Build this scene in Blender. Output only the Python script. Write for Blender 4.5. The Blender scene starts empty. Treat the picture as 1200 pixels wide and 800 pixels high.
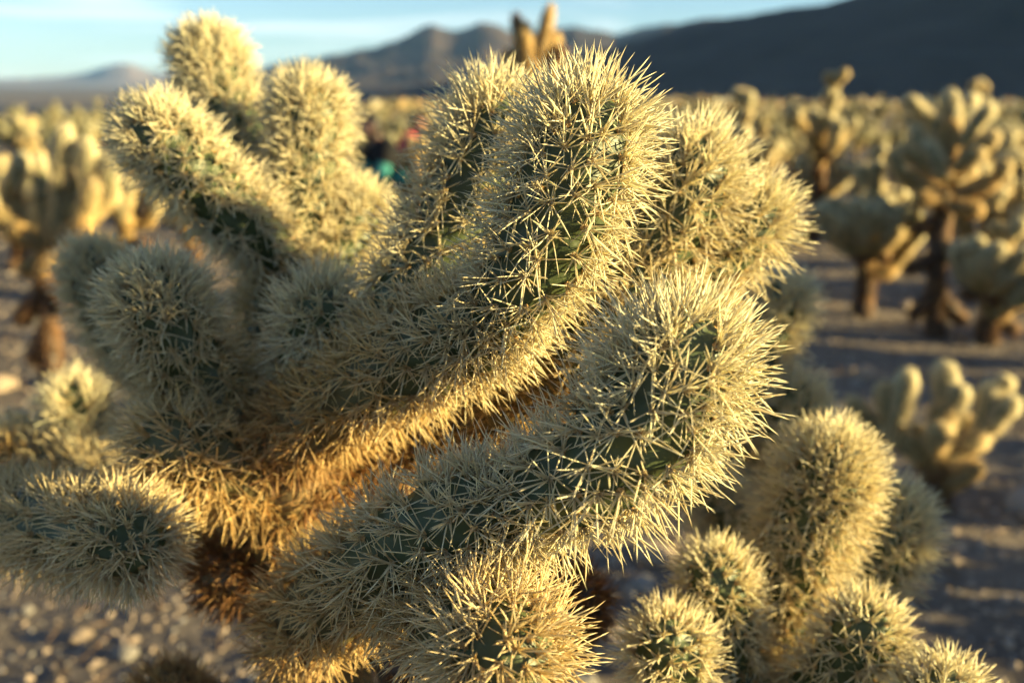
import bpy, math, random
import numpy as np
from mathutils import Vector, Matrix, Quaternion, noise

# ------------------------------------------------------------------ camera
F_PX, W_PX, H_PX = 1040.0, 1200.0, 800.0
PITCH = math.radians(15.6)
CAM = np.array((0.0, 0.0, 1.0))
scene = bpy.context.scene
col = scene.collection
cam_data = bpy.data.cameras.new('camera')
cam_data.sensor_width = 36.0
cam_data.lens = 36.0 * F_PX / W_PX
cam_data.clip_start, cam_data.clip_end = 0.02, 200000.0
cam_data.dof.use_dof = True
cam_data.dof.focus_distance = 0.38
cam_data.dof.aperture_fstop = 5.8
cam_data.dof.aperture_blades = 0
cam = bpy.data.objects.new('camera', cam_data)
cam.location = CAM
cam.rotation_euler = (math.pi / 2 - PITCH, 0, 0)
col.objects.link(cam)
scene.camera = cam

# ------------------------------------------------------------------ sky and sun
SUN_AZ, SUN_EL = math.radians(98), math.radians(10.5)      # azimuth: clockwise from the view direction (+Y)
world = bpy.data.worlds.new('World')
scene.world = world
world.use_nodes = True
wn, wl = world.node_tree.nodes, world.node_tree.links
wn.clear()
sky = wn.new('ShaderNodeTexSky')
sky.sky_type = 'NISHITA'
sky.sun_disc = False
sky.sun_elevation = SUN_EL
sky.sun_rotation = SUN_AZ
sky.altitude = 600
sky.air_density, sky.dust_density, sky.ozone_density = 1.0, 0.2, 3.0
# thin high streaks of cirrus
tc = wn.new('ShaderNodeTexCoord')
mp = wn.new('ShaderNodeMapping'); mp.inputs['Scale'].default_value = (1.6, 1.2, 16.0)
mp.inputs['Rotation'].default_value = (0.02, 0.05, 0.4)
nz = wn.new('ShaderNodeTexNoise'); nz.inputs['Scale'].default_value = 2.2; nz.inputs['Detail'].default_value = 6
nz.inputs['Distortion'].default_value = 0.5
rp = wn.new('ShaderNodeMapRange'); rp.inputs['From Min'].default_value = 0.48; rp.inputs['From Max'].default_value = 0.78
rp.inputs['To Max'].default_value = 0.55
mixc = wn.new('ShaderNodeMix'); mixc.data_type = 'RGBA'
mixc.inputs['B'].default_value = (7.5, 7.6, 7.4, 1)
bg = wn.new('ShaderNodeBackground'); bg.inputs['Strength'].default_value = 0.05
out = wn.new('ShaderNodeOutputWorld')
wl.new(tc.outputs['Generated'], mp.inputs['Vector']); wl.new(mp.outputs['Vector'], nz.inputs['Vector'])
wl.new(nz.outputs['Fac'], rp.inputs['Value']); wl.new(rp.outputs['Result'], mixc.inputs['Factor'])
wl.new(sky.outputs['Color'], mixc.inputs['A']); wl.new(mixc.outputs['Result'], bg.inputs['Color'])
wl.new(bg.outputs['Background'], out.inputs['Surface'])

sun_data = bpy.data.lights.new('sun', 'SUN')
sun_data.energy = 5.0
sun_data.angle = math.radians(0.5)
sun_data.color = (1.0, 0.80, 0.37)
sun = bpy.data.objects.new('sun', sun_data)
sdir = Vector((math.sin(SUN_AZ) * math.cos(SUN_EL), math.cos(SUN_AZ) * math.cos(SUN_EL), math.sin(SUN_EL)))
sun.rotation_euler = sdir.to_track_quat('Z', 'Y').to_euler()
sun.location = (6, 2, 5)
col.objects.link(sun)

scene.view_settings.view_transform = 'Standard'
scene.view_settings.look = 'None'
scene.view_settings.gamma = 1
scene.view_settings.exposure = 2.2
scene.cycles.use_denoising = True
scene.cycles.max_bounces = 5
scene.cycles.diffuse_bounces = 3
scene.cycles.glossy_bounces = 1
scene.cycles.transmission_bounces = 3
scene.cycles.use_adaptive_sampling = True
scene.cycles.adaptive_threshold = 0.025
scene.cycles.caustics_reflective = False
scene.cycles.caustics_refractive = False
scene.cycles.transparent_max_bounces = 4
scene.cycles.volume_bounces = 0

# ------------------------------------------------------------------ helpers
def px(x, y, d):
    """pixel of the photograph + distance along the view axis -> world point"""
    s, c = math.sin(PITCH), math.cos(PITCH)
    u, v = (x - 600) / F_PX, (400 - y) / F_PX
    return CAM + d * np.array((u, c + v * s, -s + v * c))

def rays_ground(x, y):
    p = px(x, y, 1.0) - CAM
    t = -1.0 / p[2]
    return CAM + p * t

def smooth(a, b, x):
    t = np.clip((x - a) / (b - a), 0, 1)
    return t * t * (3 - 2 * t)

def prop(o, label=None, cat=None, group=None, kind=None):
    for k, v in (('label', label), ('category', cat), ('group', group), ('kind', kind)):
        if v: o[k] = v
    return o

def link(name, me, parent=None):
    o = bpy.data.objects.new(name, me)
    col.objects.link(o)
    if parent is not None: o.parent = parent
    return o

def empty(name, loc):
    o = bpy.data.objects.new(name, None)
    o.empty_display_size = 0.05
    o.location = loc
    col.objects.link(o)
    return o

def mesh_np(name, verts, faces_list, mats, mat_idx=None, colors=None, smooth_shade=True):
    """faces_list: list of (n,k) int arrays"""
    me = bpy.data.meshes.new(name)
    verts = np.asarray(verts, dtype=np.float32)
    me.vertices.add(len(verts))
    me.vertices.foreach_set('co', verts.ravel())
    fl = [np.asarray(f, dtype=np.int32) for f in faces_list if len(f)]
    loops = np.concatenate([f.ravel() for f in fl])
    tot = np.concatenate([np.full(len(f), f.shape[1], dtype=np.int32) for f in fl])
    start = np.concatenate([[0], np.cumsum(tot)[:-1]]).astype(np.int32)
    me.loops.add(len(loops)); me.loops.foreach_set('vertex_index', loops)
    me.polygons.add(len(tot)); me.polygons.foreach_set('loop_start', start); me.polygons.foreach_set('loop_total', tot)
    me.polygons.foreach_set('use_smooth', np.full(len(tot), smooth_shade, dtype=bool))
    for m in mats: me.materials.append(m)
    if mat_idx is not None: me.polygons.foreach_set('material_index', np.asarray(mat_idx, dtype=np.int32))
    if colors is not None:
        a = me.color_attributes.new('tint', 'FLOAT_COLOR', 'POINT')
        c = np.ones((len(verts), 4), dtype=np.float32); c[:, :3] = colors
        a.data.foreach_set('color', c.ravel())
    me.update(calc_edges=True)
    me.validate()
    return me

# ------------------------------------------------------------------ materials
def new_mat(name):
    m = bpy.data.materials.new(name); m.use_nodes = True
    n, l = m.node_tree.nodes, m.node_tree.links
    n.clear()
    o = n.new('ShaderNodeOutputMaterial')
    return m, n, l, o

def principled(n, color=(.5, .5, .5), rough=.6, spec=.3):
    b = n.new('ShaderNodeBsdfPrincipled')
    b.inputs['Base Color'].default_value = (*color, 1)
    b.inputs['Roughness'].default_value = rough
    b.inputs['Specular IOR Level'].default_value = spec
    return b

def plain(name, color, rough=.7, spec=.3, var=.25, scale=30):
    m, n, l, o = new_mat(name)
    b = principled(n, color, rough, spec)
    t = n.new('ShaderNodeTexNoise'); t.inputs['Scale'].default_value = scale; t.inputs['Detail'].default_value = 5
    c = n.new('ShaderNodeTexCoord')
    r = n.new('ShaderNodeMix'); r.data_type = 'RGBA'
    r.inputs['A'].default_value = (*[k * (1 - var) for k in color], 1)
    r.inputs['B'].default_value = (*[min(1, k * (1 + var)) for k in color], 1)
    l.new(c.outputs['Object'], t.inputs['Vector']); l.new(t.outputs['Fac'], r.inputs['Factor'])
    l.new(r.outputs['Result'], b.inputs['Base Color']); l.new(b.outputs['BSDF'], o.inputs['Surface'])
    return m

def spine_material(name, trans=.42):
    m, n, l, o = new_mat(name)
    a = n.new('ShaderNodeAttribute'); a.attribute_name = 'tint'
    b = principled(n, rough=.42, spec=.45)
    t = n.new('ShaderNodeBsdfTranslucent')
    mx = n.new('ShaderNodeMixShader'); mx.inputs[0].default_value = trans
    l.new(a.outputs['Color'], b.inputs['Base Color']); 
    wm = n.new('ShaderNodeMix'); wm.data_type = 'RGBA'; wm.blend_type = 'MULTIPLY'; wm.inputs['Factor'].default_value = 1
    wm.inputs['B'].default_value = (1.0, .96, .80, 1)      # light passing through the papery sheath turns straw yellow
    l.new(a.outputs['Color'], wm.inputs['A']); l.new(wm.outputs['Result'], t.inputs['Color'])
    l.new(b.outputs['BSDF'], mx.inputs[1]); l.new(t.outputs['BSDF'], mx.inputs[2]); l.new(mx.outputs[0], o.inputs['Surface'])
    return m

def flesh_material(name):
    m, n, l, o = new_mat(name)
    a = n.new('ShaderNodeAttribute'); a.attribute_name = 'tint'
    c = n.new('ShaderNodeTexCoord')
    t = n.new('ShaderNodeTexNoise'); t.inputs['Scale'].default_value = 90; t.inputs['Detail'].default_value = 6
    mr = n.new('ShaderNodeMapRange'); mr.inputs['To Min'].default_value = .65; mr.inputs['To Max'].default_value = 1.35
    mul = n.new('ShaderNodeMix'); mul.data_type = 'RGBA'; mul.blend_type = 'MULTIPLY'; mul.inputs['Factor'].default_value = 1
    b = principled(n, rough=.48, spec=.35)
    b.inputs['Subsurface Weight'].default_value = 0.0
    t2 = n.new('ShaderNodeTexNoise'); t2.inputs['Scale'].default_value = 600; t2.inputs['Detail'].default_value = 3
    bp = n.new('ShaderNodeBump'); bp.inputs['Strength'].default_value = .25; bp.inputs['Distance'].default_value = .001
    l.new(c.outputs['Object'], t.inputs['Vector']); l.new(t.outputs['Fac'], mr.inputs['Value'])
    l.new(a.outputs['Color'], mul.inputs['A']); l.new(mr.outputs['Result'], mul.inputs['B'])
    l.new(mul.outputs['Result'], b.inputs['Base Color'])
    l.new(c.outputs['Object'], t2.inputs['Vector']); l.new(t2.outputs['Fac'], bp.inputs['Height']); l.new(bp.outputs['Normal'], b.inputs['Normal'])
    l.new(b.outputs['BSDF'], o.inputs['Surface'])
    return m

M_SPINE = spine_material('sheathed_spine')
M_FLESH = flesh_material('cholla_flesh')
M_AREOLE = plain('areole_wool', (.42, .25, .10), .9, .1, .4, 300)
M_BARK = plain('dead_cholla_bark', (.085, .05, .03), .9, .15, .5, 60)

def ground_material():
    m, n, l, o = new_mat('desert_gravel')
    c = n.new('ShaderNodeTexCoord')
    def noise_(scale, detail=8, rough=.6):
        t = n.new('ShaderNodeTexNoise'); t.inputs['Scale'].default_value = scale; t.inputs['Detail'].default_value = detail
        t.inputs['Roughness'].default_value = rough
        l.new(c.outputs['Object'], t.inputs['Vector']); return t
    n1, n2 = noise_(1.3), noise_(38, 10, .7)
    v = n.new('ShaderNodeTexVoronoi'); v.inputs['Scale'].default_value = 45; l.new(c.outputs['Object'], v.inputs['Vector'])
    r1 = n.new('ShaderNodeValToRGB')
    e = r1.color_ramp.elements
    e[0].position, e[0].color = .3, (.088, .073, .064, 1)
    e[1].position, e[1].color = .72, (.20, .163, .13, 1)
    l.new(n1.outputs['Fac'], r1.inputs['Fac'])
    mr = n.new('ShaderNodeMapRange'); mr.inputs['From Min'].default_value = .25; mr.inputs['From Max'].default_value = .75
    mr.inputs['To Min'].default_value = .5; mr.inputs['To Max'].default_value = 1.4
    l.new(n2.outputs['Fac'], mr.inputs['Value'])
    mul = n.new('ShaderNodeMix'); mul.data_type = 'RGBA'; mul.blend_type = 'MULTIPLY'; mul.inputs['Factor'].default_value = 1
    l.new(r1.outputs['Color'], mul.inputs['A']); l.new(mr.outputs['Result'], mul.inputs['B'])
    b = principled(n, rough=.95, spec=.1)
    bp = n.new('ShaderNodeBump'); bp.inputs['Strength'].default_value = .9; bp.inputs['Distance'].default_value = .012
    bp2 = n.new('ShaderNodeBump'); bp2.inputs['Strength'].default_value = .6; bp2.inputs['Distance'].default_value = .01
    l.new(n2.outputs['Fac'], bp.inputs['Height'])
    l.new(v.outputs['Distance'], bp2.inputs['Height']); l.new(bp.outputs['Normal'], bp2.inputs['Normal'])
    l.new(mul.outputs['Result'], b.inputs['Base Color']); l.new(bp2.outputs['Normal'], b.inputs['Normal'])
    l.new(b.outputs['BSDF'], o.inputs['Surface'])
    return m

def rock_material(name, c0, c1, scale, bump=0.0):
    m, n, l, o = new_mat(name)
    c = n.new('ShaderNodeTexCoord')
    t = n.new('ShaderNodeTexNoise'); t.inputs['Scale'].default_value = scale; t.inputs['Detail'].default_value = 9; t.inputs['Roughness'].default_value = .65
    l.new(c.outputs['Object'], t.inputs['Vector'])
    r = n.new('ShaderNodeValToRGB'); e = r.color_ramp.elements
    e[0].position, e[0].color = .3, (*c0, 1); e[1].position, e[1].color = .7, (*c1, 1)
    l.new(t.outputs['Fac'], r.inputs['Fac'])
    b = principled(n, rough=.95, spec=.1)
    l.new(r.outputs['Color'], b.inputs['Base Color'])
    if bump:
        bp = n.new('ShaderNodeBump'); bp.inputs['Strength'].default_value = .8; bp.inputs['Distance'].default_value = bump
        l.new(t.outputs['Fac'], bp.inputs['Height']); l.new(bp.outputs['Normal'], b.inputs['Normal'])
    l.new(b.outputs['BSDF'], o.inputs['Surface'])
    return m

M_GROUND = ground_material()
M_STONE = rock_material('tan_stone', (.20, .15, .11), (.42, .33, .25), 14, .01)
M_STONE_B = rock_material('grey_stone', (.16, .15, .14), (.34, .31, .28), 14, .01)
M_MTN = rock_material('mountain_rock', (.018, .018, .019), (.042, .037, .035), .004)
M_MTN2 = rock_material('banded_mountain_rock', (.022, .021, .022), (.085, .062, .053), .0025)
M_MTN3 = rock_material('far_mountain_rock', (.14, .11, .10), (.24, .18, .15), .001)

# ------------------------------------------------------------------ ground
def gheight(x, y):
    r = math.hypot(x, y)
    k = 0.05 * noise.noise((x * .45, y * .45, 3.1)) + 0.018 * noise.noise((x * 1.9, y * 1.9, 7.7)) + .006 * noise.noise((x * 7, y * 7, 1.7))
    k *= min(1.0, r / 1.5) if r < 60 else 1.0
    az = math.degrees(math.atan2(x, y))
    if r > 40:
        k += 0.25 * noise.noise((x * .03, y * .03, 5)) * min(1, (r - 40) / 60)
        left = float(1 - smooth(-12, 8, az))
        t = min(r, 2400.0) - 40
        k -= (.013 + .010 * left) * t * t / (t + 45)        # the bajada falls away towards the basin
    if r > 2400:
        k += (r - 2400) * .0098
    return k

def build_ground():
    NA, NR = 420, 230
    radii = 0.25 * (40000 / 0.25) ** (np.arange(NR) / (NR - 1))
    ang = np.arange(NA) / NA * 2 * math.pi
    v = [(0, 0, 0)]
    for r in radii:
        for a in ang:
            x, y = r * math.sin(a), r * math.cos(a)
            v.append((x, y, gheight(x, y)))
    i = np.arange(NA); j = (i + 1) % NA
    quads = []
    for k in range(NR - 1):
        a, b = 1 + k * NA, 1 + (k + 1) * NA
        quads.append(np.stack([a + i, a + j, b + j, b + i], 1)[:, ::-1])
    tri = np.stack([np.zeros(NA, int), 1 + j, 1 + i], 1)
    o = link('ground', mesh_np('ground', v, [np.concatenate(quads), tri], [M_GROUND]))
    prop(o, 'gravelly tan desert floor stretching to the far plain', kind='structure')
build_ground()

# ------------------------------------------------------------------ mountains
def az_el(x, y):
    p = px(x, y, 1.0) - CAM
    return math.degrees(math.atan2(p[0], p[1])), math.degrees(math.atan2(p[2], math.hypot(p[0], p[1])))

def mountain(name, label, crest, dist, depth, mat, rough, seed, extra=(), na=420, nr=46):
    pts = sorted([az_el(*c) for c in crest] + list(extra))
    A = np.array([p[0] for p in pts]); E = np.array([p[1] for p in pts])
    v = []
    for i in range(na):
        az = A[0] + (A[-1] - A[0]) * i / (na - 1)
        el = float(np.interp(az, A, E))
        D = dist * (1 + .05 * noise.noise((az * .08, seed, 0)))
        el += .22 * rough * noise.fractal((az * .45, seed, 2), .9, 2.1, 5)
        crest_z = 1 + D * math.tan(math.radians(el))
        edge = min(1.0, min(i, na - 1 - i) / 12)
        s, c = math.sin(math.radians(az)), math.cos(math.radians(az))
        for j in range(nr):
            t = j / (nr - 1)                      # 0 front foot .. .7 crest .. 1 back foot
            r = D - depth * (0.7 - t)
            base = gheight(r * s, r * c) - 6
            if t <= .7:
                w = (t / .7); prof = .55 * w + .45 * w ** 1.7
            else:
                w = (1 - t) / .3; prof = w ** .8
            x, y = r * s, r * c
            nn = noise.ridged_multi_fractal((x / depth * 3.2, y / depth * 3.2, seed), .9, 2.1, 6, 1.0, 2.0) - 1.1
            env = (prof * (1 - prof) * 4) ** .7 * .20 * rough
            z = base + (crest_z - base) * max(0, prof * edge) + (crest_z - base) * env * nn * edge
            lim = 1 + r * math.tan(math.radians(el))
            v.append((x, y, min(z, lim)))
    q = []
    for i in range(na - 1):
        a = i * nr + np.arange(nr - 1)
        q.append(np.stack([a, a + 1, a + nr + 1, a + nr], 1))
    o = link(name, mesh_np(name, v, [np.concatenate(q)[:, ::-1]], [mat]))
    prop(o, label, kind='structure')
    return o

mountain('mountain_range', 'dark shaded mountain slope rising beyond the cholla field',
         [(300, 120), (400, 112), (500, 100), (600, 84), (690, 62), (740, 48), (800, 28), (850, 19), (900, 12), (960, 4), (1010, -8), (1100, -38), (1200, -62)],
         3300, 2000, M_MTN, .5, 3.3, extra=[(36, 11), (44, 13.5), (54, 12.5), (64, 9.2), (74, 7.2), (95, 6), (130, 4), (150, 1)])  # extra: unseen crest past the right edge, raised to shade the visible slope
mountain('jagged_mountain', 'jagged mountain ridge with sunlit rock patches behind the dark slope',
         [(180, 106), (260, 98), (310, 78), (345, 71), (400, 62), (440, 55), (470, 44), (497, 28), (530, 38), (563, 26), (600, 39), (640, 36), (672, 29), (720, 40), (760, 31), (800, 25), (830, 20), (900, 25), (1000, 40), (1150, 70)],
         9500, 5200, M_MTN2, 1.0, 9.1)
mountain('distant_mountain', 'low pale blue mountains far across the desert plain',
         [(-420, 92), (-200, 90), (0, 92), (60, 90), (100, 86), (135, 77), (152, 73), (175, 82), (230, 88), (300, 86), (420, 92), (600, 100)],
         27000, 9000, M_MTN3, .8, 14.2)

# ------------------------------------------------------------------ spines and stem joints
YOUNG = np.array((.86, .80, .58))
GOLD = np.array((.78, .57, .24))
BROWN = np.array((.42, .21, .08))
DEAD = np.array((.075, .048, .03))
FL_YOUNG = np.array((.048, .064, .025))
FL_OLD = np.array((.15, .105, .045))

def age_color(a):
    a = np.asarray(a, dtype=float)[..., None]
    return np.where(a < .5, YOUNG + (GOLD - YOUNG) * (a / .5),
           np.where(a < .8, GOLD + (BROWN - GOLD) * ((a - .5) / .3), BROWN + (DEAD - BROWN) * ((a - .8) / .2)))

def perp(d, rng):
    r = rng.normal(size=d.shape)
    r -= (r * d).sum(1, keepdims=True) * d
    return r / np.linalg.norm(r, axis=1, keepdims=True)

def spine_arrays(base, d, ln, rad, cols, rng, detail=True):
    """needles: three-sided, one knee and a point"""
    n = len(base)
    e1 = perp(d, rng); e2 = np.cross(d, e1)
    rings = []
    prof = ((0.0, .85), (.35, 1.0), (.80, .72)) if detail else ((0.0, 1.0),)
    bend = e1 * (ln * rng.uniform(-.06, .06, n))[:, None]
    for t, k in prof:
        cen = base + d * (ln * t)[:, None] + bend * t * t
        for q in range(3):
            a = 2 * math.pi * q / 3
            rings.append(cen + (e1 * math.cos(a) + e2 * math.sin(a)) * (rad * k)[:, None])
    rings.append(base + d * ln[:, None] + bend)
    V = np.stack(rings, 1)                       # n, k, 3
    k = V.shape[1]
    off = (np.arange(n) * k)[:, None, None]
    quads, tris = [], []
    nr = len(prof)
    for r in range(nr - 1):
        for q in range(3):
            q2 = (q + 1) % 3
            quads.append((r * 3 + q, r * 3 + q2, r * 3 + 3 + q2, r * 3 + 3 + q))
    for q in range(3):
        tris.append(((nr - 1) * 3 + q, (nr - 1) * 3 + (q + 1) % 3, k - 1))
    Q = (np.array(quads)[None] + off).reshape(-1, 4) if quads else np.zeros((0, 4), int)
    T = (np.array(tris)[None] + off).reshape(-1, 3)
    ct = np.ones((k, 3))
    if detail:
        ct[:3] = (.72, .62, .50)                 # tan foot of the sheath
    C = (cols[:, None, :] * ct[None]).reshape(-1, 3)
    return V.reshape(-1, 3), Q, T, np.clip(C, 0, .92)

def catmull(P, n):
    P = np.asarray(P, float)
    Q = np.vstack([2 * P[0] - P[1], P, 2 * P[-1] - P[-2]])
    out = []
    m = len(P) - 1
    for u in np.linspace(0, m, n):
        i = min(int(u), m - 1); t = u - i
        a, b, c, d = Q[i], Q[i + 1], Q[i + 2], Q[i + 3]
        out.append(.5 * ((2 * b) + (c - a) * t + (2 * a - 5 * b + 4 * c - d) * t * t + (3 * b - a - 3 * c + d) * t ** 3))
    return np.array(out)

def frames(path):
    T = np.gradient(path, axis=0); T /= np.linalg.norm(T, axis=1, keepdims=True)
    r = np.array((.31, .77, .55)); e = r - r.dot(T[0]) * T[0]; e /= np.linalg.norm(e)
    E = [e]
    for t in T[1:]:
        e = E[-1] - E[-1].dot(t) * t; e /= np.linalg.norm(e); E.append(e)
    E = np.array(E)
    return T, E, np.cross(T, E)

def joint_geometry(pts, R, seed, n_areole=None, per=14, slen=.0232, srad=.00037, age0=0., age1=0., base_r=.72,
                   segs=36, rings=44, detail=True, tip=True, minor=7, tub=.0042, droop=0.0, spacing=.0100):
    rng = np.random.default_rng(seed)
    path = catmull(pts, 60)
    seg = np.linalg.norm(np.diff(path, axis=0), axis=1)
    S = np.concatenate([[0], np.cumsum(seg)]); L = S[-1]
    T, E, B = frames(path)
    cap = min(R * 1.35, L * .6) if tip else 1e-6
    # stations: axis position s, radius r
    nb = int(rings * .66)
    s1 = np.linspace(0, L - cap, nb)
    th = np.linspace(0, math.pi / 2, rings - nb + 1)[1:]
    st = np.concatenate([s1, L - cap + cap * np.sin(th)])
    rr = R * (base_r + (1 - base_r) * smooth(0, min(2.6 * R, L * .5), st))
    rr[nb:] *= np.cos(th) if tip else 1
    rr = np.maximum(rr, R * .02)
    rr[:nb] *= 1 + .05 * np.sin(st[:nb] / R * 1.3 + rng.uniform(0, 6))
    def at(s, r, a):
        P = np.stack([np.interp(s, S, path[:, k]) for k in range(3)], -1)
        e = np.stack([np.interp(s, S, E[:, k]) for k in range(3)], -1)
        b = np.stack([np.interp(s, S, B[:, k]) for k in range(3)], -1)
        t = np.stack([np.interp(s, S, T[:, k]) for k in range(3)], -1)
        rad = e * np.cos(a)[..., None] + b * np.sin(a)[..., None]
        return P + rad * r[..., None], rad, t
    # areoles on a golden-angle spiral, even over the surface, closer at the tip
    ds, dr = np.gradient(st), np.gradient(rr)
    dl = np.sqrt(ds ** 2 + dr ** 2)
    dens = rr * dl * (1 + 1.6 * smooth(L - 2.6 * R, L, st) * (1 if tip else 0))
    cum = np.concatenate([[0], np.cumsum((dens[1:] + dens[:-1]) / 2)])
    if n_areole is None:
        n_areole = int(2 * math.pi * dens.sum() * .93 / spacing ** 2)
    i = np.arange(n_areole)
    f = (i + .5) / n_areole
    arc = np.interp(f * cum[-1], cum, np.arange(len(st)))
    a_s = np.interp(arc, np.arange(len(st)), st); a_r = np.interp(arc, np.arange(len(st)), rr)
    slope = np.interp(arc, np.arange(len(st)), np.arctan2(-dr, np.maximum(ds, 1e-9)))
    a_a = i * 2.399963 + rng.normal(0, .16, n_areole) + rng.uniform(0, 6)
    P, rad, tan = at(a_s, a_r, a_a)
    N = rad * np.cos(slope)[:, None] + tan * np.sin(slope)[:, None]
    N /= np.linalg.norm(N, axis=1, keepdims=True)
    # body
    ss = np.repeat(st, segs); rv = np.repeat(rr, segs); aa = np.tile(np.arange(segs) / segs * 2 * math.pi, len(st))
    V, vr, vt = at(ss, rv, aa)
    if tub > 0:
        d2 = ((V[:, None, :] - P[None]) ** 2).sum(2)
        dmin = np.sqrt(d2.min(1))
        lift = tub * (np.exp(-(dmin / (spacing * .42)) ** 2) - .25)
        sl = np.repeat(np.arctan2(-dr, np.maximum(ds, 1e-9)), segs)
        nv = vr * np.cos(sl)[:, None] + vt * np.sin(sl)[:, None]
        V = V + nv * lift[:, None]
        P = P + N * tub * .7
    m = len(st)
    k = np.arange(segs); k2 = (k + 1) % segs
    quads = np.concatenate([np.stack([j * segs + k, j * segs + k2, (j + 1) * segs + k2, (j + 1) * segs + k], 1) for j in range(m - 1)])
    V = np.vstack([V, path[:1], at(np.array([L]), np.array([0.]), np.array([0.]))[0] ])
    c0, c1 = m * segs, m * segs + 1
    tris = np.concatenate([np.stack([k2, k, np.full(segs, c0)], 1), np.stack([(m - 1) * segs + k, (m - 1) * segs + k2, np.full(segs, c1)], 1)])
    ag = np.concatenate([age0 + (age1 - age0) * ss / L, [age0, age1]])
    fcol = FL_YOUNG + (FL_OLD - FL_YOUNG) * smooth(.15, .75, ag)[:, None]
    fcol = fcol + (np.array((.045, .031, .022)) - fcol) * smooth(.72, .92, ag)[:, None]
    body = (V, quads, tris, fcol)
    # spines
    def batch(count, l0, l1, lo, hi, rk):
        idx = np.repeat(np.arange(n_areole), count)
        idx = idx[rng.random(len(idx)) < .92]
        nrm = N[idx]
        tilt = np.radians(lo + (hi - lo) * rng.random(len(idx)) * (1 - .35 * smooth(.75, 1, a_s[idx] / L)))
        u = perp(nrm, rng)
        d = nrm * np.cos(tilt)[:, None] + u * np.sin(tilt)[:, None]
        fs = a_s[idx] / L
        d = d + tan[idx] * (.25 * smooth(.6, 1, fs))[:, None]
        d[:, 2] -= droop * rng.uniform(.3, 1, len(idx))
        d /= np.linalg.norm(d, axis=1, keepdims=True)
        ln = slen * rng.uniform(l0, l1, len(idx)) * (1 - .12 * smooth(.9, 1, fs))
        age = np.clip(age0 + (age1 - age0) * fs + rng.normal(0, .07, len(idx)), 0, 1)
        cols = age_color(age) * rng.uniform(.78, 1.14, len(idx))[:, None]
        base = P[idx] + nrm * .0004 + rng.normal(0, .0007, (len(idx), 3)) - d * .001
        return base, d, ln, srad * rk * rng.uniform(.75, 1.25, len(idx)), cols
    bs = [batch(per, .5, 1.2, 8, 76, 1.0)]
    if minor: bs.append(batch(minor, .3, .6, 35, 86, .75))
    cat = [np.concatenate([b[q] for b in bs]) for q in range(5)]
    sp = spine_arrays(*cat, rng, detail)
    return body, sp, (P, N)

def areole_mesh(P, N, rng, size=.0016):
    n = len(P)
    e1 = perp(N, rng); e2 = np.cross(N, e1)
    s = size * rng.uniform(.7, 1.3, n)[:, None]
    ring = [P + (e1 * math.cos(a) + e2 * math.sin(a)) * s - N * s * .4 for a in np.arange(5) * 2 * math.pi / 5]
    V = np.stack(ring + [P + N * s * .8], 1)
    off = (np.arange(n) * 6)[:, None, None]
    t = np.array([(q, (q + 1) % 5, 5) for q in range(5)])
    return V.reshape(-1, 3), (t[None] + off).reshape(-1, 3)

JSEED = [100]
def hero_joint(root, pts, R, name='stem_joint', **kw):
    """one joint of a near cactus: body > spines, areoles"""
    JSEED[0] += 1
    loc = np.array(root.location)
    P = [px(*p) if len(p) == 3 else np.array(p[1]) for p in pts]
    P = np.array(P)
    o0 = P[0].copy()
    body, sp, ar = joint_geometry(P - o0, R, JSEED[0], **kw)
    b = link(name, mesh_np(name, body[0], [body[1], body[2]], [M_FLESH], colors=body[3]), root)
    b.location = o0 - loc
    s = link('spines', mesh_np('spines', sp[0], [sp[1], sp[2]], [M_SPINE], colors=sp[3]), b)
    s['kind'] = 'stuff'
    av, at_ = areole_mesh(*ar, np.random.default_rng(JSEED[0]))
    a = link('areoles', mesh_np('areoles', av, [at_], [M_AREOLE]), b)
    a['kind'] = 'stuff'
    return b

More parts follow.
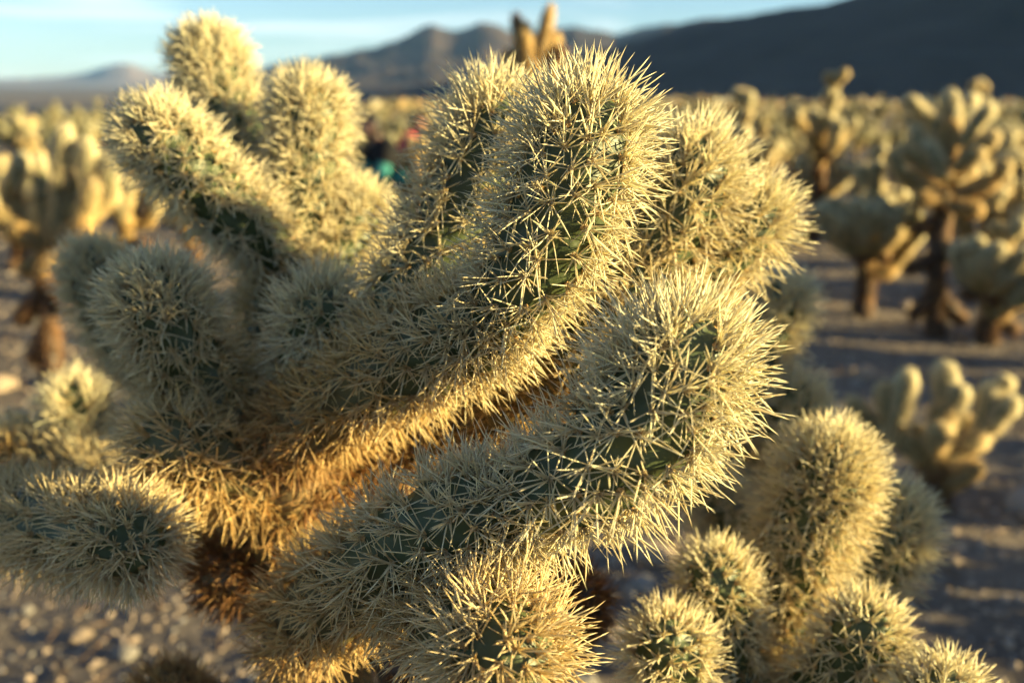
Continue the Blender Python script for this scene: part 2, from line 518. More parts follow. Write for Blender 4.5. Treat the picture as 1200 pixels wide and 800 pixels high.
# ------------------------------------------------------------------ the cholla in focus
trunk_top = px(335, 545, .55)
base = np.array((trunk_top[0] + .01, trunk_top[1] + .03, 0)); base[2] = gheight(*base[:2]) - .01
main = empty('cholla_cactus', base)
prop(main, 'large spiny teddy bear cholla in sharp focus with pale golden arms', 'cactus')
W = lambda v: ('w', v)
hero_joint(main, [W(base - (0, 0, .03)), W(base + (-.01, 0, .25)), W((base + trunk_top) / 2 + (.01, 0, .12)), (335, 535, .55)], .032, 'trunk',
           age0=.95, age1=.62, base_r=1.1, tip=False, slen=.018, per=9, droop=.35, rings=60, spacing=.015)
JOINTS = [
    # arm rising to the upper centre
    ([(330, 520, .53), (420, 458, .49), (510, 408, .455), (598, 362, .425)], .0205, dict(age0=.72, age1=.10, base_r=.85, slen=.021)),
    ([(570, 385, .432), (632, 300, .41), (672, 205, .40), (690, 112, .398)], .0200, dict(age0=.12, age1=0)),
    # its twin behind, to the left
    ([(440, 440, .50), (500, 320, .485), (560, 205, .475), (596, 112, .47)], .0190, dict(age0=.15, age1=0)),
    # arm behind leading to the right-hand pair
    ([(335, 575, .545), (450, 520, .56), (560, 482, .555), (690, 425, .53)], .0200, dict(age0=.75, age1=.55, base_r=.9)),
    ([(670, 440, .515), (745, 330, .51), (795, 245, .505), (820, 166, .50)], .0195, dict(age0=.3, age1=0)),
    ([(740, 390, .54), (810, 318, .535), (865, 270, .53), (890, 228, .525)], .0180, dict(age0=.25, age1=0)),
    # front arm, in focus
    ([(345, 742, .50), (415, 684, .445), (510, 622, .405), (618, 588, .385)], .0200, dict(age0=.62, age1=.03, base_r=.9, slen=.0205)),
    ([(590, 596, .388), (695, 548, .372), (775, 470, .362), (812, 372, .36)], .0205, dict(age0=.06, age1=0)),
    ([(455, 680, .44), (525, 712, .405), (580, 752, .365), (602, 792, .335)], .0190, dict(age0=.45, age1=.22)),
    ([(440, 770, .54), (560, 735, .56), (700, 700, .58)], .0190, dict(age0=.92, age1=.85, slen=.017, base_r=.9)),  # dark branch added behind; the shadow there is put into its old-joint colour
    # stalk and fingers of the upper left
    ([(330, 560, .56), (318, 470, .59), (325, 390, .61), (345, 310, .64)], .0210, dict(age0=.6, age1=.1, base_r=.9)),
    ([(345, 310, .65), (302, 205, .67), (262, 122, .68), (236, 44, .685)], .0195, dict(age0=.1, age1=0, slen=.0195, spacing=.0086)),
    ([(335, 305, .60), (272, 248, .575), (215, 192, .555), (164, 136, .545)], .0178, dict(age0=.1, age1=0, slen=.0195, spacing=.0086)),
    ([(350, 330, .62), (354, 245, .62), (360, 172, .62), (360, 100, .62)], .0192, dict(age0=.1, age1=0, slen=.0195, spacing=.0086)),
    ([(372, 330, .62), (408, 272, .63), (428, 230, .635)], .0165, dict(age0=.1, age1=0, slen=.0195, spacing=.0086)),
    ([(412, 345, .65), (446, 300, .67), (462, 280, .675)], .0160, dict(age0=.15, age1=0)),
    ([(345, 470, .565), (372, 400, .53), (392, 350, .50)], .0175, dict(age0=.2, age1=0)),
    # left side
    ([(335, 660, .57), (290, 668, .57), (240, 672, .56)], .0200, dict(age0=.85, age1=.8, slen=.018, droop=.3)),
    ([(325, 560, .56), (255, 470, .54), (203, 395, .52), (168, 318, .51)], .0205, dict(age0=.7, age1=.02, slen=.0195, spacing=.0086)),
    ([(335, 600, .55), (270, 548, .525), (205, 520, .505), (165, 515, .50)], .0180, dict(age0=.6, age1=.3, droop=.2)),
    ([(290, 540, .60), (180, 430, .66), (130, 370, .685), (103, 294, .70)], .0175, dict(age0=.3, age1=0, slen=.0195, spacing=.0086)),
    ([(290, 620, .58), (180, 595, .68), (110, 540, .74), (84, 452, .76)], .0180, dict(age0=.4, age1=0)),
    ([(180, 595, .67), (120, 562, .72), (60, 540, .745), (5, 518, .76)], .0170, dict(age0=.3, age1=.1)),
    ([(60, 546, .745), (-60, 568, .72), (-125, 596, .65)], .0180, dict(age0=.6, age1=.4)),
    ([(-118, 590, .66), (-30, 600, .56), (75, 620, .495), (178, 638, .45)], .0170, dict(age0=.4, age1=.2, base_r=.9, slen=.020, spacing=.009)),
]
for pts, R, kw in JOINTS:
    hero_joint(main, pts, R, **kw)
dj = hero_joint(main, [(330, 890, .60), (250, 855, .60), (168, 803, .60)], .018, age0=.75, age1=.66, slen=.018)
dj['label'] = 'dried reddish brown joint'

# ------------------------------------------------------------------ the lower cholla to its right
t2 = px(890, 880, .66)
base2 = np.array((t2[0], t2[1] + .03, 0)); base2[2] = gheight(*base2[:2]) - .01
low = empty('cholla_cactus', base2)
prop(low, 'lower cholla with upright blurred green arms beside the sharp one', 'cactus')
hero_joint(low, [W(base2 - (0, 0, .03)), W(base2 + (.01, 0, .2)), W((base2 + t2) / 2 + (0, 0, .1)), (890, 870, .66)], .03, 'trunk',
           age0=.95, age1=.7, base_r=1.1, tip=False, slen=.018, per=9, droop=.3, rings=60, spacing=.015)
JOINTS2 = [
    ([(885, 900, .62), (905, 740, .585), (950, 610, .565), (982, 516, .55)], .0215, dict(age0=.4, age1=.03, slen=.021, spacing=.009)),
    ([(930, 880, .66), (975, 760, .66), (1025, 665, .66), (1054, 580, .66)], .0200, dict(age0=.3, age1=0)),
    ([(890, 860, .70), (890, 720, .76), (912, 570, .78), (936, 448, .78)], .0190, dict(age0=.4, age1=0)),
    ([(893, 660, .77), (862, 520, .80), (888, 420, .80), (926, 332, .80)], .0190, dict(age0=.35, age1=0)),
    ([(880, 640, .76), (850, 600, .74), (815, 560, .73)], .0170, dict(age0=.3, age1=.05)),
    ([(880, 880, .62), (862, 780, .56), (845, 710, .53), (828, 655, .515)], .0150, dict(age0=.3, age1=.05, slen=.017)),
    ([(850, 960, .58), (800, 850, .52), (788, 790, .49), (778, 742, .465)], .0150, dict(age0=.3, age1=.05, slen=.018)),
    ([(890, 900, .62), (870, 830, .57), (874, 758, .555)], .0160, dict(age0=.5, age1=.3, slen=.017)),
    ([(920, 900, .60), (950, 830, .54), (990, 772, .515), (1030, 720, .50)], .0165, dict(age0=.35, age1=.02, slen=.018)),
    ([(930, 940, .60), (1040, 900, .52), (1092, 850, .48), (1112, 800, .46)], .0165, dict(age0=.3, age1=0, slen=.018)),
]
for pts, R, kw in JOINTS2:
    hero_joint(low, pts, R, **kw)

# ------------------------------------------------------------------ background chollas
def proto_joint(seed, L, R, age0, age1, lod):
    pts = [(0, 0, 0), (.06 * L, 0, L * .35), (.05 * L, .02 * L, L * .7), (0, .03 * L, L)]
    if lod == 0:
        body, sp, _ = joint_geometry(pts, R, seed, per=13, minor=0, segs=14, rings=16, detail=False, age0=age0, age1=age1, slen=.023, srad=.0010, tub=.003, spacing=.0112)
    else:
        body, sp, _ = joint_geometry(pts, R, seed, n_areole=40, per=5, minor=0, segs=7, rings=7, detail=False, age0=age0, age1=age1, slen=.021, srad=.0024, tub=0)
    return body, sp

def joined(name, parts):
    """[(body, spines, matrix)] -> one mesh with two materials"""
    V, Q, T, C, mq, mt = [], [], [], [], [], []
    off = 0
    for body, sp, M in parts:
        Mx = np.array(M)
        for k, (v, q, t, c) in enumerate((body, sp)):
            V.append(v @ Mx[:3, :3].T + Mx[:3, 3]); C.append(c)
            Q.append(q + off); T.append(t + off)
            mq.append(np.full(len(q), k)); mt.append(np.full(len(t), k))
            off += len(v)
    Q = [np.concatenate(Q)] if sum(map(len, Q)) else []
    return mesh_np(name, np.concatenate(V), Q + [np.concatenate(T)], [M_FLESH, M_SPINE],
                   mat_idx=np.concatenate((mq if Q else []) + mt), colors=np.concatenate(C))

AGES = [(.24, .06), (.46, .26), (.66, .50), (.95, .85)]
I4 = Matrix.Identity(4)
PROTO = {}
for ai, (a0, a1) in enumerate(AGES):
    for k in range(2):
        b, s = proto_joint(500 + ai * 7 + k, .13, .0245, a0, a1, 0)
        PROTO[ai, k] = joined('stem_joint', [(b, s, I4)])
PROTO_LOW = {(ai, k): proto_joint(700 + ai * 7 + k, .13, .027, *AGES[ai], 1) for ai in range(4) for k in range(2)}

def aim(p, d, scale, roll):
    q = Vector((0, 0, 1)).rotation_difference(Vector(d).normalized())
    return Matrix.Translation(p) @ q.to_matrix().to_4x4() @ Matrix.Rotation(roll, 4, 'Z') @ Matrix.Diagonal((*scale, 1))

def grow(rng, h, spread=1.0, lush=1.0):
    """joints of one cholla of height h: [(matrix, age index)]"""
    out = []
    def add(p, d, ln, thick, age):
        d = Vector(d).normalized()
        out.append((aim(p, d, (thick, thick, ln / .13), rng.uniform(0, 6.28)), age))
        return Vector(p) + d * ln * .93
    th = h * rng.uniform(.34, .46) + max(0, h - .8) * .4
    # trunk of stacked dead joints
    p = Vector((0, 0, -.03)); d = Vector((rng.uniform(-.15, .15), rng.uniform(-.15, .15), 1))
    n = max(2, int(th / .12) + 1)
    knots = []
    for i in range(n):
        d = (d + Vector((rng.uniform(-.25, .25), rng.uniform(-.25, .25), .35))).normalized()
        p = add(p, d, (th + .03) / n * 1.08, 1.25 - .15 * i / n, 3 if i < n - 1 else 2)
        knots.append(p.copy())
    # hanging dead joints
    for i in range(rng.randint(2, 5)):
        k = rng.choice(knots); a = rng.uniform(0, 6.28)
        add(k, (math.cos(a), math.sin(a), rng.uniform(-.7, .1)), rng.uniform(.08, .13), .8, 3)
    nb = max(4, int(rng.randint(5, 7) * lush))
    a0 = rng.uniform(0, 6.28)
    for b in range(nb):
        a = a0 + b * 6.283 / nb + rng.uniform(-.35, .35)
        el = rng.uniform(.1, 1.0)
        k = knots[-1] if rng.random() < .7 or len(knots) < 2 else knots[-2]
        d = Vector((math.cos(a) * math.cos(el) * spread, math.sin(a) * math.cos(el) * spread, math.sin(el)))
        q = add(k, d, h * rng.uniform(.12, .20), 1.1, 2 if rng.random() < .7 else 1)
        reach = rng.uniform(.62, 1.0) * h
        for c in range(rng.randint(3, 5)):
            a2 = a + rng.uniform(-1.1, 1.1)
            d2 = Vector((math.cos(a2) * .65, math.sin(a2) * .65, rng.uniform(.5, 1.3)))
            q2 = add(q, d2, max(.07, min(.15, (reach - q.z) * rng.uniform(.5, .8))), .95, 1 if rng.random() < .6 else 0)
            if q2.z < reach - .05:
                for e in range(rng.randint(1, 3)):
                    a3 = a2 + rng.uniform(-1.3, 1.3)
                    add(q2, (math.cos(a3) * .5, math.sin(a3) * .5, rng.uniform(.6, 1.4)), rng.uniform(.06, .10), .95, 0)
    # a crown joint or two on the middle
    q = knots[-1]
    while q.z < h * .86:
        o = q
        q = add(q, (rng.uniform(-.3, .3), rng.uniform(-.3, .3), 1), min(.14, h - q.z + .04), 1.0, 2 if q.z < h * .5 else (1 if q.z < h * .7 else 0))
        for e in range(rng.randint(2, 3)):
            a3 = rng.uniform(0, 6.28)
            add(o.lerp(q, .6), (math.cos(a3) * .8, math.sin(a3) * .8, rng.uniform(.5, 1.1)), rng.uniform(.08, .12), .9, 1 if rng.random() < .5 else 0)
    return out

def plant(x, y, h, seed, label, group=None, spread=1.0, lush=1.0, name='cholla_cactus', joints=None):
    rng = random.Random(seed)
    root = empty(name, (x, y, gheight(x, y)))
    prop(root, label, 'cactus', group)
    for i, (M, age) in enumerate(joints or grow(rng, h, spread, lush)):
        o = bpy.data.objects.new('trunk' if i == 0 else 'stem_joint', PROTO[age, rng.randint(0, 1)])
        col.objects.link(o)
        o.parent = root
        o.matrix_local = M
    return root

def spot(x, y):
    g = rays_ground(x, y)
    return g[0], g[1]

def top_height(x, y, gx, gy):
    """height of a plant at gx, gy whose top shows at pixel row y"""
    p = px(x, y, 1.0) - CAM
    t = math.hypot(gx, gy) / math.hypot(p[0], p[1])
    return 1 + p[2] * t - gheight(gx, gy)

def hero_plant(cx, top, basey, seed, label, **kw):
    gx, gy = spot(cx, basey)
    return plant(gx, gy, top_height(cx, top, gx, gy), seed, label, **kw)

hero_plant(1010, 185, 372, 17, 'dusky green cholla standing in front of the crowded cholla field', spread=1.1)
hero_plant(1160, 258, 402, 23, 'squat pale cholla crowding the foot of the tall golden one', spread=1.3)
hero_plant(150, 150, 330, 41, 'cream cholla half hidden behind the fingers of the large sharp one')

def px_plant(cx, basey, seed, label, spec):
    """a cholla standing on the ground at (cx, basey), its joints laid out one by one around that place"""
    gx, gy = spot(cx, basey); gz = gheight(gx, gy)
    D0 = float((np.array((gx, gy, gz)) - CAM) @ (px(600, 400, 1.0) - CAM))
    r = random.Random(seed)
    def w(x, y, k): return Vector(px(x, y, D0 + k)) - Vector((gx, gy, gz))
    out = []
    for i, (x0, y0, x1, y1, th, ag) in enumerate(spec):
        k0 = 0 if ag == 3 else r.uniform(-.05, .05)
        A, B = w(x0, y0, k0), w(x1, y1, k0 if ag == 3 else k0 * 2.2 + r.uniform(-.03, .03))
        if i == 0: A.z = -.03
        d = B - A
        out.append((aim(A, d, (th, th, d.length / .13), r.uniform(0, 6)), ag))
    return plant(gx, gy, 0, seed, label, joints=out)

px_plant(1105, 395, 11, 'tall golden cholla with dark trunk standing on open gravel behind the low one', [
    (1100, 398, 1098, 330, 1.2, 3), (1098, 335, 1105, 250, 1.1, 3), (1104, 258, 1112, 190, 1.3, 2), (1110, 200, 1115, 145, 1.2, 2),
    (1112, 175, 1082, 120, 1, 0), (1088, 138, 1062, 118, .9, 0), (1116, 160, 1112, 110, 1, 0), (1120, 160, 1140, 115, 1, 0), (1128, 170, 1160, 126, 1, 0),
    (1130, 188, 1168, 160, 1, 1), (1118, 200, 1152, 178, 1, 1), (1100, 192, 1070, 150, 1, 0), (1096, 198, 1058, 172, 1, 1), (1105, 210, 1086, 168, 1, 0),
    (1118, 218, 1142, 198, 1, 1), (1118, 228, 1168, 212, 1.1, 2), (1104, 228, 1052, 206, 1.1, 2), (1056, 208, 1044, 178, .9, 1), (1164, 214, 1178, 190, .9, 1),
    (1105, 255, 1070, 270, 1, 3), (1102, 300, 1062, 318, .9, 3), (1100, 290, 1140, 300, .9, 3), (1110, 240, 1150, 246, 1, 2), (1106, 235, 1075, 232, 1, 2),
    (1098, 340, 1070, 372, .9, 3), (1100, 345, 1128, 376, .9, 3)])
px_plant(55, 445, 31, 'golden cholla with shaggy brown trunk beside the large sharp one', [
    (55, 448, 55, 380, 1.1, 3), (55, 386, 50, 318, 1.0, 3), (50, 325, 58, 270, 1.15, 2), (58, 288, 102, 262, 1, 2), (96, 270, 112, 212, 1, 1), (106, 225, 103, 166, 1, 0),
    (60, 280, 72, 212, 1, 1), (68, 222, 78, 152, 1, 0), (50, 292, 14, 265, 1, 2), (20, 272, 8, 212, 1, 1), (10, 225, 26, 182, .95, 0), (55, 280, 46, 222, 1, 1),
    (48, 235, 42, 188, .95, 0), (104, 260, 136, 225, .95, 1), (131, 232, 129, 184, .95, 0), (16, 266, -22, 240, 1, 1), (-16, 246, -20, 194, .95, 0),
    (50, 340, 22, 376, 1, 3), (54, 335, 84, 362, 1, 3), (52, 310, 28, 318, 1, 2), (56, 300, 86, 306, 1, 2), (55, 390, 40, 425, .9, 3), (90, 268, 84, 205, .95, 1)])
px_plant(622, 424, 47, 'brown tipped cholla rising above the mountain skyline', [
    (622, 428, 620, 330, 1.2, 3), (620, 336, 624, 230, 1.2, 3), (624, 236, 622, 150, 1.15, 3), (622, 158, 622, 82, 1.15, 2),
    (618, 92, 604, 22, .75, 3), (624, 88, 644, 12, .75, 2), (622, 86, 616, 30, .75, 2), (628, 92, 650, 44, .85, 2), (634, 84, 660, 60, .8, 3), (620, 84, 614, 40, .9, 2), (616, 104, 598, 62, .95, 2), (628, 110, 654, 80, 1, 2), (618, 120, 596, 96, 1, 2),
    (624, 180, 660, 150, 1, 3), (620, 190, 585, 160, 1, 3)])
px_plant(490, 330, 43, 'small golden cholla standing in front of the crouching people', [
    (488, 334, 484, 270, .9, 3), (484, 276, 488, 222, .9, 3), (488, 230, 490, 186, .95, 2), (488, 198, 482, 162, .85, 1), (490, 196, 496, 158, .85, 1), (492, 205, 508, 176, .85, 1),
    (486, 210, 472, 186, .85, 2), (490, 190, 490, 166, .8, 1), (486, 240, 468, 222, .85, 2), (488, 236, 506, 216, .85, 2), (485, 290, 470, 300, .8, 3)])

def tall_plant(cx, top, dist, seed, label):
    g = px(cx, 400, 1.0) - CAM
    g = g / math.hypot(g[0], g[1]) * dist
    plant(g[0], g[1], top_height(cx, top, g[0], g[1]), seed, label)
tall_plant(938, 84, 6.5, 53, 'lone cholla whose round head stands above the field against the dark slope')
tall_plant(1112, 88, 7.0, 59, 'cholla whose bright tip rises behind the tall golden one')
tall_plant(842, 108, 6.0, 61, 'slim cholla peeping over the shoulder of the large sharp one')
tall_plant(513, 124, 7.3, 67, 'sandy cholla with upright fingers beside the kneeling person in red')
plant(.86, .54, .98, 73, 'unseen full cholla added to shade the lower green armed one', lush=2.2, spread=.22)  # added out of view to keep the sun off the lower cholla's arms
plant(1.30, .66, 1.16, 79, 'unseen upright cholla added to shade the rear arms of the lower green armed one', lush=1.9, spread=.4)  # second unseen blocker, added to shade the arms further back

# the low fan-shaped cholla on the right, joints placed one by one
fan_g = spot(1095, 602)
fan_d = px(1095, 602, 1.0); 
def fan_joints():
    gx, gy = fan_g; gz = gheight(gx, gy)
    dd = np.linalg.norm(np.array((gx, gy, gz)) - CAM) * .985
    D0 = float((np.array((gx, gy, gz)) - CAM) @ (px(600, 400, 1.0) - CAM))
    def w(x, y, k=0.0): return Vector(px(x, y, D0 + k)) - Vector((gx, gy, gz))
    spec = [((1095, 606, 0), (1093, 545, 0), 1.0, 3), ((1093, 560, 0), (1098, 515, 0), 1.1, 2),
            ((1095, 540, 0), (1040, 500, .03), .85, 1), ((1045, 505, .03), (1035, 452, .03), .85, 1), ((1050, 500, .0), (1064, 438, -.02), .75, 0),
            ((1040, 515, .05), (998, 468, .07), .65, 1),
            ((1097, 530, 0), (1108, 470, .01), .95, 1), ((1106, 485, .01), (1104, 428, .02), .85, 0), ((1110, 490, 0), (1128, 455, -.03), .75, 0),
            ((1097, 530, -.02), (1105, 500, -.08), .8, 1),
            ((1100, 540, .0), (1150, 510, .0), .85, 1), ((1145, 515, 0), (1160, 452, .02), .8, 0), ((1150, 512, 0), (1190, 470, -.02), .75, 0),
            ((1160, 470, .02), (1182, 445, .03), .65, 0),
            ((1095, 575, 0), (1145, 545, -.04), .7, 2), ((1080, 545, .04), (1070, 500, .09), .8, 1), ((1115, 530, .04), (1135, 490, .08), .8, 1)]
    out = []
    for i, (a, b, th, ag) in enumerate(spec):
        A, Bv = w(*a), w(*b)
        if i == 0: A.z = min(A.z, -.02)
        d = Bv - A
        out.append((aim(A, d, (th, th, d.length / .13), i * 1.7), ag))
    return out
plant(fan_g[0], fan_g[1], .4, 71, 'low fan shaped cholla with cream tips standing alone on gravel', joints=fan_joints())

# crowded field
LOWMESH = []
for k in range(6):
    r = random.Random(900 + k)
    parts = []
    for M, age in grow(r, .85, 1.1, 1.2):
        b, s = PROTO_LOW[age, r.randint(0, 1)]
        parts.append((b, s, M))
    LOWMESH.append(joined('cholla_cactus', parts))
rng = random.Random(5)
placed = []
def too_near(x, y, m): return any((x - a) ** 2 + (y - b) ** 2 < m * m for a, b in placed)
def in_frame(x, y):
    return abs(x) < (y + .3) * .62
cnt = {'near': 0, 'far': 0}
# nearer part of the field: joints as parts
while cnt['near'] < 22:
    az = math.radians(rng.uniform(-30, 30)); r = rng.uniform(5.2, 9.0)
    x, y = r * math.sin(az), r * math.cos(az)
    if too_near(x, y, .9) or (-1.35 < x < -.5 and y < 8.5): continue
    placed.append((x, y)); cnt['near'] += 1
    plant(x, y, rng.uniform(.55, .85), 2000 + cnt['near'], 'golden cholla in the front rows of the crowded cholla field', 'front rows of the cholla field', lush=1.1)
tries = 0
while cnt['far'] < 250 and tries < 9000:
    tries += 1
    az = math.radians(rng.uniform(-31, 31)); r = 9.0 * (62 / 9.0) ** rng.random()
    x, y = r * math.sin(az), r * math.cos(az)
    if (az < -.16 and r > 30) or too_near(x, y, .55 + r * .012) or (-1.3 < x < -.5 and y < 9.2): continue
    placed.append((x, y)); cnt['far'] += 1
    o = link('cholla_cactus', rng.choice(LOWMESH))
    s = rng.uniform(.65, 1.12)
    o.location = (x, y, gheight(x, y)); o.rotation_euler = (0, 0, rng.uniform(0, 6.28)); o.scale = (s * 1.1, s * 1.1, s)
    prop(o, 'small blurred cholla far back in the crowded cholla field', 'cactus', 'far rows of the cholla field')
# chollas beyond the right edge, whose long shadows lie across the gravel
for k in range(170):
    x = rng.uniform(1.9, 9); y = rng.uniform(1.0, 7)
    if in_frame(x, y) or too_near(x, y, .62) or (x < 6 and abs(y - 1.85 + .14 * (x - .95)) < .42): continue
    placed.append((x, y))
    o = link('cholla_cactus', rng.choice(LOWMESH))
    s = rng.uniform(.6, 1.1)
    o.location = (x, y, gheight(x, y)); o.rotation_euler = (0, 0, rng.uniform(0, 6.28)); o.scale = (s, s, s)
    prop(o, 'cholla growing on the gravel to the side of the low fan shaped one', 'cactus', 'chollas beside the gravel clearing')

# the field runs on as a mass too far off to count
def distant_field():
    g = np.random.default_rng(21)
    n = 1500
    az = np.radians(g.uniform(-11, 34, n)); r = 58 * (320 / 58) ** (g.random(n) ** 1.15)
    x, y = r * np.sin(az), r * np.cos(az)
    z = np.array([gheight(a, b) for a, b in zip(x, y)])
    k = 7                                           # tufts per plant
    h = g.uniform(.4, 1.0, n)
    c = np.stack([x, y, z], 1)
    ang = g.uniform(0, 6.28, (n, k)); el = g.uniform(.25, 1.4, (n, k))
    d = np.stack([np.cos(ang) * np.cos(el), np.sin(ang) * np.cos(el), np.sin(el)], 2)
    base = np.repeat(c, k, 0) + d.reshape(-1, 3) * .02
    base[:, 2] += np.repeat(h, k) * .15
    ln = np.repeat(h, k) * g.uniform(.55, .9, n * k)
    age = g.choice([0., .2, .45, .7], n * k)
    V, Q, T, C = spine_arrays(base, d.reshape(-1, 3), ln, ln * .20, age_color(age) * .8, g)
    prop(link('distant_cholla_field', mesh_np('distant_cholla_field', V, [Q, T], [M_SPINE], colors=C)),
         'hazy mass of chollas spreading to the mountain foot', kind='stuff')
distant_field()

for k in range(14):  # low plants added out of view: shade the gravel, leave the fan's tips lit
    x = rng.uniform(1.45, 3.0); y = rng.uniform(1.25, 2.05)
    if in_frame(x, y) or too_near(x, y, .3): continue
    placed.append((x, y))
    o = link('cholla_cactus', rng.choice(LOWMESH))
    s = rng.uniform(.36, .50)
    o.location = (x, y, gheight(x, y)); o.rotation_euler = (0, 0, rng.uniform(0, 6.28)); o.scale = (s * 1.3, s * 1.3, s)
    prop(o, 'unseen knee high cholla added to shade the gravel by the low fan shaped one', 'cactus', 'unseen low chollas added to shade the gravel')

# ------------------------------------------------------------------ stones, gravel and litter
def stone_mesh(seed, mat):
    import bmesh
    bm = bmesh.new()
    bmesh.ops.create_icosphere(bm, subdivisions=2, radius=1)
    for v in bm.verts:
        k = 1 + .35 * noise.noise(v.co * 1.3 + Vector((seed * 3.1, 0, 0))) + .15 * noise.noise(v.co * 3.1 + Vector((seed, 2, 0)))
        v.co *= k
        v.co.z *= .62
        for ax in (Vector((1, .3, .2)), Vector((-.4, 1, .3)), Vector((.1, -.6, .8))):
            ax = ax.normalized(); m = v.co.dot(ax)
            if m > .72: v.co -= ax * (m - .72) * .85
    me = bpy.data.meshes.new('stone'); bm.to_mesh(me); bm.free()
    me.materials.append(mat)
    return me
STONES = [stone_mesh(k, M_STONE if k % 3 else M_STONE_B) for k in range(6)]
rng = random.Random(77)
n = 0
while n < 190:
    az = math.radians(rng.uniform(-33, 33)); r = rng.uniform(1.2, 1.2 + 5.5 * rng.random())
    x, y = r * math.sin(az), r * math.cos(az)
    o = link('stone', rng.choice(STONES))
    s = rng.uniform(.012, .03) * (1 + (rng.random() < .18) * rng.uniform(.5, 1.6)) * (.8 + .12 * r)
    o.scale = (s, s * rng.uniform(.7, 1.2), s * rng.uniform(.7, 1.1))
    o.rotation_euler = (0, 0, rng.uniform(0, 6.28))
    o.location = (x, y, gheight(x, y) + s * .18)
    prop(o, 'rough stone lying loose on the desert gravel', 'stone', 'stones scattered over the desert floor')
    n += 1

def scatter(name, label, count, sz, mat, seed, rmax, flat=.6, stick=False):
    g = np.random.default_rng(seed)
    az = np.radians(g.uniform(-36, 36, count)); r = g.uniform(.9, rmax, count) ** 1.0
    x, y = r * np.sin(az), r * np.cos(az)
    z = np.array([gheight(a, b) for a, b in zip(x, y)])
    s = sz * g.uniform(.5, 1.6, count) * (.7 + .12 * r)
    if stick:
        P = np.stack([x, y, z + .006], 1); th = g.uniform(0, 6.28, count)
        d = np.stack([np.cos(th), np.sin(th), g.uniform(-.05, .35, count)], 1); d /= np.linalg.norm(d, axis=1, keepdims=True)
        V, Q, T, C = spine_arrays(P, d, s * 8, s * .35, np.tile(np.array((.2, .13, .08)), (count, 1)) * g.uniform(.5, 1.6, count)[:, None], g)
        me = mesh_np(name, V, [Q, T], [M_SPINE], colors=C)
    else:
        oc = np.array([(1, 0, 0), (0, 1, 0), (-1, 0, 0), (0, -1, 0), (0, 0, 1), (0, 0, -1)], float)
        V = oc[None] * g.uniform(.6, 1.3, (count, 6, 1)) + g.normal(0, .15, (count, 6, 3))
        V[:, :, 2] *= flat
        V = V * s[:, None, None] + np.stack([x, y, z + s * .2], 1)[:, None]
        t = np.array([(0, 1, 4), (1, 2, 4), (2, 3, 4), (3, 0, 4), (1, 0, 5), (2, 1, 5), (3, 2, 5), (0, 3, 5)])
        T = (t[None] + (np.arange(count) * 6)[:, None, None]).reshape(-1, 3)
        me = mesh_np(name, V.reshape(-1, 3), [T], [mat], smooth_shade=False)
    prop(link(name, me), label, kind='stuff')
scatter('gravel', 'loose tan gravel strewn over the desert floor', 9000, .008, M_STONE, 3, 8)
scatter('dark_gravel', 'dark grey gravel mixed into the desert floor', 4000, .007, M_STONE_B, 4, 8)
scatter('dry_litter', 'dry twigs and fallen spines littering the ground', 1600, .0055, M_BARK, 6, 7, stick=True)

# ------------------------------------------------------------------ people kneeling among the chollas
M_SKIN = plain('skin', (.42, .22, .14), .55, .35, .08, 20)
M_HAIR = plain('dark_hair', (.012, .009, .008), .45, .4, .3, 200)
M_TEAL = plain('teal_cloth', (.045, .20, .19), .85, .1, .12, 60)
M_RED = plain('red_cloth', (.42, .02, .06), .85, .1, .12, 60)
M_BLACK = plain('black_cloth', (.012, .012, .014), .85, .1, .2, 60)

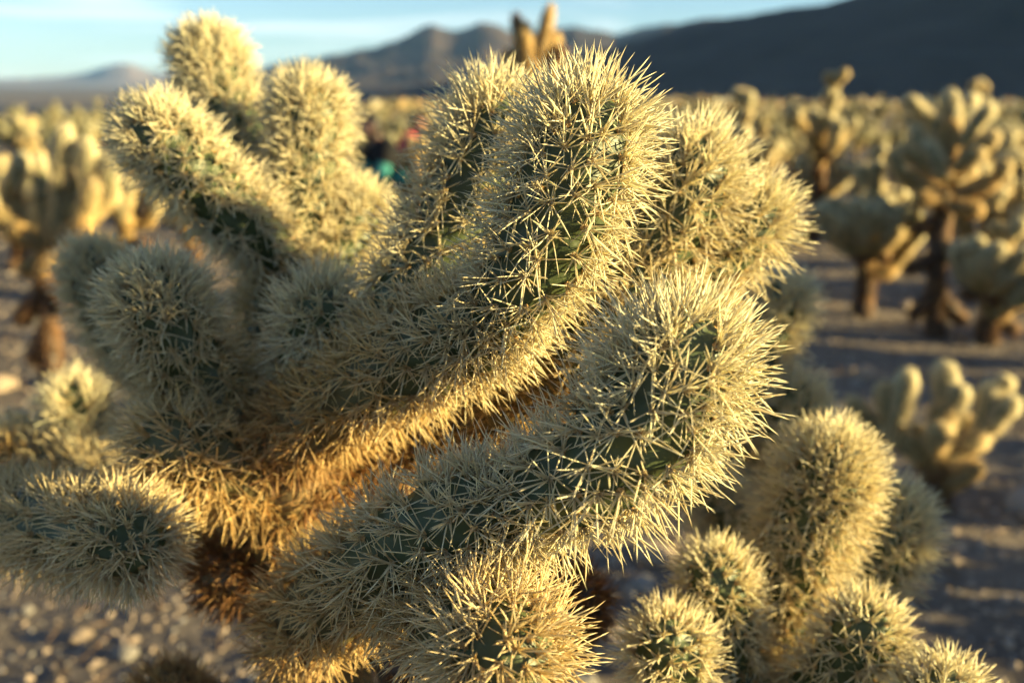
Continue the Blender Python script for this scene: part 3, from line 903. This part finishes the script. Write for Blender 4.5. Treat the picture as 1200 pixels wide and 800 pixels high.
def person(loc, rotz, label, shirt_mat, vest):
    V, Ed, Rd, Rg = [], [], [], []
    def add(p, r, region, parent=None):
        V.append(p); Rd.append(r); Rg.append(region)
        if parent is not None: Ed.append((parent, len(V) - 1))
        return len(V) - 1
    pel = add((0, 0, .28), .13, 'trousers')
    sp = add((-.07, 0, .40), .125, 'shirt', pel)
    ch = add((-.15, 0, .54), .135, 'vest', sp)
    ne = add((-.215, 0, .655), .052, 'skin', ch)
    jaw = add((-.25, 0, .715), .066, 'head', ne)
    hd = add((-.268, 0, .78), .088, 'head', jaw)
    tp = add((-.262, 0, .845), .06, 'hair', hd)
    add((-.355, 0, .755), .012, 'head', hd)
    for sd in (-1, 1):
        add((-.25, sd * .09, .765), .014, 'head', hd)
        sh = add((-.17, sd * .165, .60), .062, 'vest', ch)
        el = add((-.25, sd * .215, .40), .046, 'shirt', sh)
        wr = add((-.44, sd * .13, .36), .029, 'skin', el)
        pa = add((-.50, sd * .11, .355), .032, 'skin', wr)
        for f, (dx, dy, dz) in enumerate(((-.08, .03, -.012), (-.095, .012, -.015), (-.09, -.008, -.018), (-.075, -.026, -.02))):
            a = add((-.525 + dx * .35, sd * (.11 + dy), .35 + dz * .5), .010, 'skin', pa)
            add((-.525 + dx, sd * (.11 + dy * 1.1), .335 + dz), .008, 'skin', a)
        a = add((-.50, sd * .065, .345), .011, 'skin', pa)
        add((-.54, sd * .05, .33), .009, 'skin', a)
        hp = add((.0, sd * .09, .25), .10, 'trousers', pel)
        kn = add((-.37, sd * .14, .105), .068, 'trousers', hp)
        an = add((.03, sd * .12, .075), .046, 'trousers', kn)
        add((.13, sd * .12, .045), .04, 'shoe', an)
    me = bpy.data.meshes.new('body'); me.from_pydata(V, Ed, [])
    tmp = link('person_tmp', me)
    md = tmp.modifiers.new('skin', 'SKIN'); md.use_smooth_shade = True
    for i, sv in enumerate(me.skin_vertices[0].data):
        sv.radius = (Rd[i], Rd[i] * (1.0 if i != ch else 1.25)); sv.use_root = (i == pel)
    tmp.modifiers.new('sub', 'SUBSURF').levels = 2
    tmp.modifiers['sub'].render_levels = 2
    dg = bpy.context.evaluated_depsgraph_get()
    bm_ = bpy.data.meshes.new_from_object(tmp.evaluated_get(dg))
    bpy.data.objects.remove(tmp)
    co = np.array([v.co[:] for v in bm_.vertices]); no = np.array([v.normal[:] for v in bm_.vertices])
    near = ((co[:, None] - np.array(V)[None]) ** 2).sum(2) - np.array(Rd)[None] ** 2
    reg = [Rg[k] for k in near.argmin(1)]
    for k, c in enumerate(co):
        if reg[k] == 'head' and (c[2] > .80 or c[0] > -.235 - .1 * (c[2] - .7)): reg[k] = 'hair'
    root = empty('person', loc); root.rotation_euler = (0, 0, rotz)
    prop(root, label, 'person')
    bm_.materials.clear(); bm_.materials.append(M_SKIN)
    bm_.name = 'body'
    link('body', bm_, root)
    def cover(name, regs, mat, push):
        keep = [p.vertices[:] for p in bm_.polygons if any(reg[v] in regs for v in p.vertices)]
        used = sorted({v for f in keep for v in f}); mp_ = {v: i for i, v in enumerate(used)}
        m2 = bpy.data.meshes.new(name); m2.from_pydata((co[used] + no[used] * push).tolist(), [], [[mp_[v] for v in f] for f in keep])
        m2.polygons.foreach_set('use_smooth', [True] * len(m2.polygons)); m2.materials.append(mat)
        link(name, m2, root)
    cover('hair', ('hair',), M_HAIR, .016)
    cover('shirt', ('shirt', 'vest'), shirt_mat, .010)
    cover('trousers', ('trousers',), M_BLACK, .010)
    cover('shoes', ('shoe',), M_BLACK, .010)
    if vest: cover('vest', ('vest',), M_BLACK, .017)

def kneel(headx, dist, rotz, label, mat, vest):
    g = px(headx, 400, 1.0) - CAM
    g = g / g[1] * dist
    ox, oy = -.265 * math.cos(rotz), -.265 * math.sin(rotz)
    x, y = g[0] - ox, g[1] - oy
    person((x, y, gheight(x, y) + .0), rotz, label, mat, vest)
kneel(443, 6.9, math.radians(24), 'person in teal shirt and black vest kneeling with dark head bowed', M_TEAL, True)
kneel(501, 8.2, math.radians(172), 'person in red shirt kneeling behind the small golden cholla', M_RED, False)

# ------------------------------------------------------------------ desert air
def haze():
    B, z0, z1 = 40500.0, -62.0, 1500.0
    v = [(x, y, z) for z in (z0, z1) for x, y in ((-B, -B), (B, -B), (B, B), (-B, B))]
    f = np.array([(0, 3, 2, 1), (4, 5, 6, 7), (0, 1, 5, 4), (1, 2, 6, 5), (2, 3, 7, 6), (3, 0, 4, 7)])
    m, n, l, o = new_mat('desert_haze')
    p = n.new('ShaderNodeVolumePrincipled')
    p.inputs['Color'].default_value = (.26, .52, 1.0, 1)
    p.inputs['Density'].default_value = 1.4e-5
    p.inputs['Anisotropy'].default_value = 0.0
    l.new(p.outputs['Volume'], o.inputs['Volume'])
    ob = link('haze', mesh_np('haze', v, [f], [m], smooth_shade=False))
    prop(ob, 'thin blue haze hanging over the desert plain', kind='stuff')
haze()
